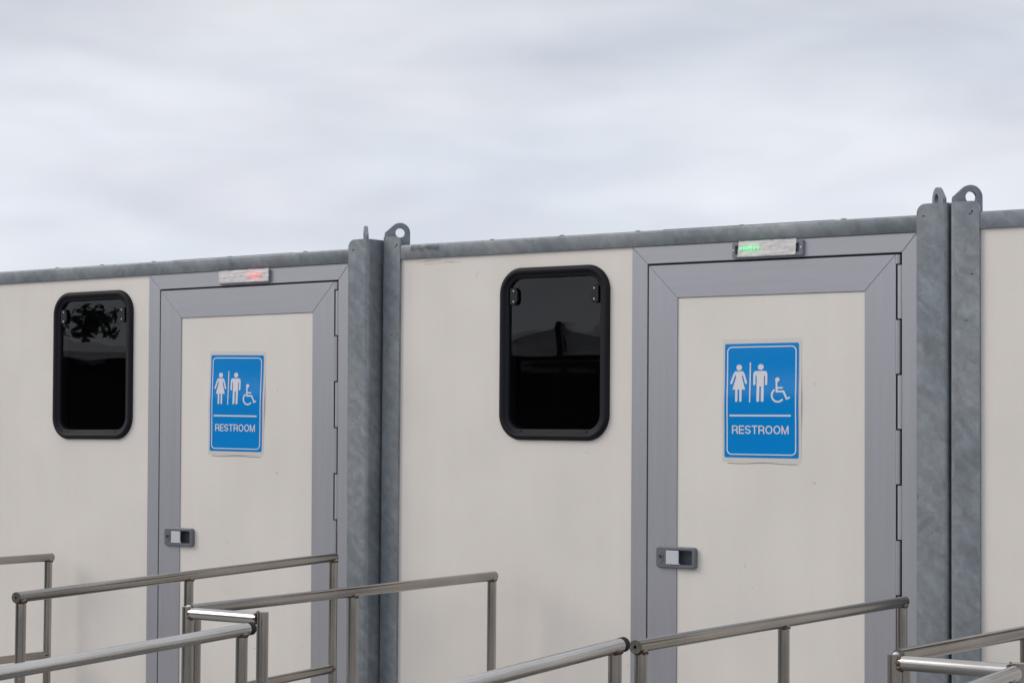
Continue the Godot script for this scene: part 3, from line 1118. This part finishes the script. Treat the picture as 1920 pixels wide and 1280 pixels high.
func railing(label: String, a: Vector3, b: Vector3, posts: Array, floor_y: float, mids: Array, free_end: String, bright := false, foot_slope := 0.0) -> Node3D:
	# where a tube was welded on, heat and rust have stained the post
	# a is the end at the wall, b the outer end; posts are shares of the way from a to b
	var mat: Material = M.bright_tube if bright else M.tube
	var g := group_of("steel_railing")
	var base := Vector3(a.x, floor_y, a.z)
	g.position = base
	tag(g, label, "railing", "tubular steel railings of the ramps")
	var la := a - base
	var lb := b - base
	run_of("top_rail", la, lb, mat, g)
	var d := (lb - la).normalized()
	for k in posts.size():
		var p: Vector3 = la.lerp(lb, posts[k])
		post_at(p, -foot_slope * la.distance_to(p), g, M.tube, bright or k == posts.size() - 1)
	for m in mids:
		var p0: Vector3 = la.lerp(lb, posts[0]) + Vector3(0, -m, 0)
		var p1: Vector3 = la.lerp(lb, posts[-1]) + Vector3(0, -m, 0)
		run_of("mid_rail", p0, p1, M.tube, g)
		for q in [p0 + d * RT, p1 - d * RT]:
			weld_at(q, g)
	var st := mb()
	match free_end:
		"plug":   # a welded disc with a hexagonal hole at the outer end
			var hex := circle(lb + d * 0.003, d, 0.0042, 6)
			var rim := PackedVector3Array()
			for i in 6:
				for q in 5:
					rim.append(hex[i].lerp(hex[(i + 1) % 6], q / 5.0))
			var deep := PackedVector3Array()
			for q in rim:
				deep.append(q - d * 0.02)
			loft(st, [circle(lb - d * 0.001, d, RT * 1.02, 30), circle(lb + d * 0.003, d, RT * 0.99, 30), rim, deep], true, -1)
			obj("end_plug", st, M.cap, g)
			st = mb()
			fan(st, circle(lb + d * 0.0005, d, 0.0055, 12))
			obj("plug_hole", st, M.void_black, g)
		"rubber":  # a black cap over the end nearest the wall
			var r0 := RT * 1.06
			loft(st, [circle(la + d * 0.012, d, RT, 26), circle(la + d * 0.012, d, r0, 26), circle(la - d * 0.003, d, r0, 26), circle(la - d * 0.006, d, r0 * 0.9, 26), circle(la - d * 0.007, d, r0 * 0.6, 26)], true, 1, true)
			fan(st, circle(la - d * 0.007, d, r0 * 0.6, 26), true)
			obj("rubber_cap", st, M.rubber, g)
	return g

func gate(label: String, a: Vector3, b: Vector3, floor_y: float) -> void:
	var g := group_of("steel_crossbar_frame")
	g.position = Vector3(a.x, floor_y, a.z)
	tag(g, label, "railing", "short crossbar frames at the heads of the ramps")
	var la := a - g.position
	var lb := b - g.position
	var d := (lb - la).normalized()
	run_of("crossbar", la + d * RT * 0.9, lb - d * RT * 0.9, M.bright_tube, g)
	for p in [la, lb]:
		var st := mb()
		tube(st, Vector3(p.x, 0, p.z), p + Vector3(0, RT * 1.1, 0), RT, 26)
		obj("post", st, M.tube, g)
		st = mb()
		var side: float = 1.0 if p == la else -1.0
		for i in 8:
			var an := TAU * i / 8.0
			blob(st, p + d * side * RT * 1.0 + Vector3(0, sin(an), cos(an)) * RT * 0.9, Vector3.ONE * rng.randf_range(0.004, 0.006), 0.3)
		obj("weld", st, M.weld, g)
	var st2 := mb()
	blob(st2, la + Vector3(0.003, RT * 1.1 + 0.001, 0), Vector3(0.007, 0.004, 0.007), 0.05)
	obj("stud", st2, M.sign_white, g)
	st2 = mb()
	tube(st2, la + Vector3(0, -0.38, 0), lb + Vector3(0, -0.38, 0), RT * 0.97)
	obj("mid_bar", st2, M.tube, g)

func landing(label: String, x0: float, x1: float, z1: float, y: float) -> void:
	var g := group_of("landing_platform")
	g.position = Vector3(x0, 0, 0.06)
	tag(g, label, "platform", "landings in front of the doors")
	var st := mb()
	box(st, Vector3((x1 - x0) / 2, y - 0.03, (z1 - 0.06) / 2), Vector3(x1 - x0, 0.06, z1 - 0.06), 0.004)
	obj("deck", st, M.deck, g)
	for q in [[0.05, 0.06], [x1 - x0 - 0.05, 0.06], [0.05, z1 - 0.12], [x1 - x0 - 0.05, z1 - 0.12]]:
		st = mb()
		box(st, Vector3(q[0], (y - 0.06) / 2, q[1]), Vector3(0.06, y - 0.06, 0.06))
		obj("leg", st, M.tube, g)

func ramp(label: String, x0: float, x1: float, z0: float, y0: float, z1: float, y1: float) -> void:
	var g := group_of("access_ramp")
	g.position = Vector3((x0 + x1) / 2, y0, z0)
	tag(g, label, "ramp", "ramps up to the landings")
	var st := mb()
	var w := (x1 - x0) / 2
	var a := PackedVector3Array([Vector3(-w, 0, 0), Vector3(w, 0, 0), Vector3(w, -0.05, 0), Vector3(-w, -0.05, 0)])
	var b := PackedVector3Array()
	for p in a:
		b.append(p + Vector3(0, y1 - y0, z1 - z0))
	loft(st, [a, b], true, -1)
	fan(st, a, true)
	fan(st, b)
	obj("deck", st, M.deck, g)

# ---------------------------------------------------------------- across the yard (seen in the window panes)
func canopy(label: String, c: Vector3, w: float, eave: float, peak: float, gusset := -10.0) -> void:
	var g := group_of("canopy_tent")
	g.position = Vector3(c.x, 0, c.z)
	tag(g, label, "tent", "white canopy tents across the yard")
	var st := mb()
	var n := 14
	var pt := func(i: int, j: int) -> Vector3:
		var x := -w / 2 + w * i / n
		var z := -w / 2 + w * j / n
		var e: float = 1.0 - maxf(absf(x), absf(z)) / (w / 2)
		var s: float = 1.0 - minf(absf(x), absf(z)) / maxf(maxf(absf(x), absf(z)), 0.01)
		return Vector3(x, eave + (peak - eave) * (0.72 * e + 0.28 * e * e) - 0.06 * s * e * (1.0 - e) * 4.0, z)
	st.set_smooth_group(1)
	for i in n:
		for j in n:
			quad(st, pt.call(i, j + 1), pt.call(i + 1, j + 1), pt.call(i + 1, j), pt.call(i, j))
	obj("roof", st, M.canvas, g)
	st = mb()
	for k in 4:
		var b := Basis(Vector3.UP, k * PI / 2)
		ext_at(st, rect(-w / 2, eave - 0.08, w / 2, eave), w / 2 - 0.005, w / 2, Transform3D(b, Vector3.ZERO))
	obj("valance", st, M.canvas, g, false)
	if gusset > -9.0:   # a fabric peak held up by a dark pole at the front
		st = mb()
		st.set_smooth_group(1)
		var z := -w / 2 - 0.02
		var tip := Vector3(gusset, eave + 0.19, z)
		for side in [-1.0, 1.0]:
			for k in 8:
				var f0 := k / 8.0
				var f1 := (k + 1) / 8.0
				var p0 := Vector3(gusset + side * 0.75 * f0, eave + 0.19 * pow(1.0 - f0, 1.4), z)
				var p1 := Vector3(gusset + side * 0.75 * f1, eave + 0.19 * pow(1.0 - f1, 1.4), z)
				quad(st, p0, p1, Vector3(p1.x, eave - 0.02, z + 0.10), Vector3(p0.x, eave - 0.02, z + 0.10))
		obj("front_gusset", st, M.canvas, g)
		st = mb()
		tube(st, Vector3(gusset, 0, z - 0.03), tip + Vector3(0, 0.015, -0.03), 0.028, 10)
		obj("front_pole", st, M.drape, g)
	for q in [Vector2(-1, -1), Vector2(1, -1), Vector2(-1, 1), Vector2(1, 1)]:
		st = mb()
		tube(st, Vector3(q.x * (w / 2 - 0.05), 0, q.y * (w / 2 - 0.05)), Vector3(q.x * (w / 2 - 0.05), eave, q.y * (w / 2 - 0.05)), 0.025, 10)
		obj("leg", st, M.drape, g)
	st = mb()
	box(st, Vector3(0, eave / 2, w / 2 - 0.1), Vector3(w, eave, 0.02))
	box(st, Vector3(0, eave / 2, -0.9), Vector3(w - 0.004, eave - 0.02, 0.02))
	obj("side_curtain", st, M.drape, g, false)

func tree(label: String, at: Vector3, h: float, r: float) -> void:
	var g := group_of("leafy_tree")
	g.position = at
	tag(g, label, "tree", "trees beyond the tents")
	var st := mb()
	loft(st, [circle(Vector3.ZERO, Vector3.UP, 0.22, 10), circle(Vector3(0.1, h * 0.35, 0), Vector3.UP, 0.15, 10), circle(Vector3(-0.1, h * 0.8, 0.1), Vector3.UP, 0.05, 10)], true, 1)
	for i in 6:
		var a := TAU * i / 6.0 + rng.randf()
		tube(st, Vector3(0, h * (0.3 + 0.07 * i), 0), Vector3(cos(a) * r * 0.7, h * (0.45 + 0.08 * i), sin(a) * r * 0.7), 0.045, 8)
	obj("trunk", st, M.bark, g)
	st = mb()
	st.set_smooth_group(-1)
	for c in 26:
		var d := Vector3(rng.randfn(), rng.randfn() * 0.9, rng.randfn()).limit_length(1.7) / 1.7
		var cc := Vector3(d.x * r, h * 0.64 + d.y * h * 0.33, d.z * r)
		for q in 120:
			var p := cc + Vector3(rng.randfn(), rng.randfn() * 0.7, rng.randfn()) * r * 0.17
			var u := Vector3(rng.randfn(), rng.randfn(), rng.randfn()).normalized() * rng.randf_range(0.07, 0.13)
			var v := u.cross(Vector3(rng.randfn(), rng.randfn(), rng.randfn())).normalized() * 0.05
			quad(st, p - u, p + v, p + u, p - v)
	var o := obj("crown", st, M.leaf, g)
	o.set_meta("kind", "stuff")

# ---------------------------------------------------------------- the scene
func _ready() -> void:
	rng.seed = 20240611
	# camera
	var cam := Camera3D.new()
	cam.name = "camera"
	add_child(cam)
	cam.position = Vector3(3.679, 0.397 + G, 5.660)
	cam.basis = Basis(Vector3.UP, 0.64128) * Basis(Vector3.RIGHT, 0.038216) * Basis(Vector3.BACK, 0.007191)
	cam.fov = 18.62
	cam.near = 0.05
	cam.far = 900.0
	cam.current = true
	# sky, sun, exposure
	var env := Environment.new()
	env.background_mode = Environment.BG_SKY
	var sky := Sky.new()
	var pano := PanoramaSkyMaterial.new()
	pano.panorama = sky_texture()
	sky.sky_material = pano
	env.sky = sky
	env.tonemap_mode = Environment.TONE_MAPPER_LINEAR
	env.tonemap_exposure = 1.26
	env.sdfgi_enabled = true
	env.ssao_enabled = true
	env.ssil_enabled = true
	var we := WorldEnvironment.new()
	we.name = "world_environment"
	we.environment = env
	add_child(we)
	var sun := DirectionalLight3D.new()
	sun.name = "sun"
	sun.light_color = Color(1.0, 0.965, 0.92)
	sun.light_energy = 0.29
	sun.light_angular_distance = 32.0
	sun.shadow_enabled = true
	add_child(sun)
	sun.look_at_from_position(Vector3.ZERO, Vector3(0.72, -0.56, -0.52))
	make_materials()
	# ground
	var st := mb()
	st.set_smooth_group(-1)
	quad(st, Vector3(-400, 0, 400), Vector3(400, 0, 400), Vector3(400, 0, -400), Vector3(-400, 0, -400))
	struct(obj("ground", st, M.ground))
	# the three containers
	var u2 := make_container(M.zinc, M.worn_panel, -1.041, -1.123, 1.052)
	var u1 := make_container(M.zinc_dark, M.panel, -1.036, -1.116, 1.044)
	var u3 := make_container(M.zinc_far, M.panel, -1.033, -1.126, 1.060)
	var tilt := Basis(Vector3.UP, 0.0106) * Basis(Vector3.BACK, 0.0070)
	u1.transform = Transform3D(tilt, Vector3(-2.172, G - 0.017, 0.0769) - tilt * Vector3(0, G, 0))
	u3.position = Vector3(2.187, 0, 0)
	tag(u2, "middle white restroom container, its door light taped and lit green", "portable restroom", "white restroom containers in a row")
	tag(u1, "leftmost white restroom container, its door light lit red", "portable restroom", "white restroom containers in a row")
	tag(u3, "rightmost white container, only its wall edge and galvanised corner in view", "portable restroom", "white restroom containers in a row")
	glaze(u2, 27, 0.00007, 0.0058, 13.0)
	glaze(u1, 33, 0.00013, 0.0, 6.0)
	glaze(u3, 47, 0.00009, 0.0, 9.0)
	indicator(u2, true)
	indicator(u1, false)
	# signs
	make_sign(u2.transform, {"bl": Vector2(0.2900, 0.2885), "br": Vector2(0.5545, 0.2885), "tl": Vector2(0.2915, 0.6445), "tr": Vector2(0.5555, 0.6455), "kink": 0.47, "side": 0.0, "bow": 0.0}, "flat blue restroom sign on the door with the green light")
	make_sign(u1.transform, {"bl": Vector2(0.2680, 0.2930), "br": Vector2(0.5320, 0.2900), "tl": Vector2(0.2740, 0.6520), "tr": Vector2(0.5410, 0.6460), "kink": 0.50, "side": 0.0, "bow": 0.001}, "slightly skewed blue restroom sign on the door with the red light")
	# railings; heights are measured from the ground, decks lie at 0.33
	var fl := 0.33
	railing("railing at the far left edge, its wall end under the left window", Vector3(-2.689, -0.151 + G, 0.15), Vector3(-2.60, -0.155 + G, 1.72), [0.012, 0.51, 0.985], fl, [0.38], "")
	railing("long railing across the door with the red light, ending at a disc with a hole", Vector3(-1.160, -0.080 + G, 0.20), Vector3(-0.988, -0.113 + G, 1.75), [0.006, 0.51, 0.988], fl, [0.385], "plug")
	railing("railing reaching the wall below the dark window of the middle container", Vector3(-0.523, -0.118 + G, 0.12), Vector3(-0.344, -0.113 + G, 1.70), [0.010, 0.52, 0.985], fl, [0.39], "")
	railing("railing across the door with the green light, ending at a disc with a hole", Vector3(0.986, -0.114 + G, 0.15), Vector3(1.078, -0.111 + G, 1.70), [0.012, 0.51, 0.985], fl, [0.39], "plug")
	railing("railing behind the crossbar at the right edge of the picture", Vector3(1.730, -0.085 + G, 0.12), Vector3(1.730, -0.085 + G, 1.70), [0.012, 0.58, 0.985], fl, [0.39], "")
	gate("short crossbar between two posts at the left, behind the black capped rail", Vector3(-0.301, -0.115 + G, 1.75), Vector3(-0.031, -0.113 + G, 1.75), fl)
	gate("short crossbar between two posts in the bottom right corner", Vector3(1.721, -0.098 + G, 1.70), Vector3(1.992, -0.096 + G, 1.70), fl)
	railing("bright ramp rail with a black cap, running from bottom left to the left crossbar", Vector3(0.024, -0.1266 + G, 1.85), Vector3(0.024, -0.2857 + G, 5.05), [0.010, 0.33, 0.66, 0.985], fl - 0.008, [0.40], "rubber", true, 0.045)
	railing("bright ramp rail with a black cap at bottom centre, touching the disc-ended railing", Vector3(1.144, -0.0885 + G, 1.85), Vector3(1.144, -0.281 + G, 5.05), [0.010, 0.33, 0.66, 0.985], fl - 0.008, [0.40], "rubber", true, 0.06)
	railing("bright ramp rail end just showing in the bottom right corner under the crossbar", Vector3(2.048, -0.082 + G, 1.85), Vector3(2.048, -0.262 + G, 5.05), [0.010, 0.33, 0.66, 0.985], fl - 0.008, [0.40], "", true, 0.05)
	landing("landing in front of the door with the red light", -2.72, -0.97, 1.78, fl)
	landing("landing in front of the door with the green light", -0.50, 1.11, 1.78, fl)
	landing("landing in front of the rightmost container", 1.70, 3.28, 1.78, fl)
	ramp("ramp up to the landing of the door with the green light", -0.01, 1.16, 1.79, fl, 6.0, 0.12)
	ramp("ramp up to the landing of the rightmost container", 2.02, 3.20, 1.79, fl, 6.0, 0.12)
	# across the yard, behind the camera
	var ts := [[-4.95, 11.2, 2.75], [-8.27, 11.2, 2.77], [-11.6, 11.15, 2.75], [-14.93, 11.2, 2.78], [-18.26, 11.2, 2.76]]
	for i in ts.size():
		canopy(["white canopy tent nearest to the containers", "second white canopy tent, seen in the right window pane", "third white canopy tent, between the two reflected ones", "fourth white canopy tent, seen in the left window pane", "last white canopy tent in the row across the yard"][i], Vector3(ts[i][0], 0, ts[i][1]), 3.32, 2.475, ts[i][2], 1.15 if i == 1 else -10.0)
	for q in [[-27.5, 19.5, 5.1, 1.4, "dark tree left of the last tent"], [-24.4, 19.0, 5.3, 1.1, "tall tree behind the fourth tent"], [-30.3, 20.5, 4.8, 1.6, "tree far beyond the last tent"], [-22.6, 21.5, 4.4, 0.9, "low tree just right of the taller one"]]:
		tree(q[4], Vector3(q[0], 0, q[1]), q[2], q[3])
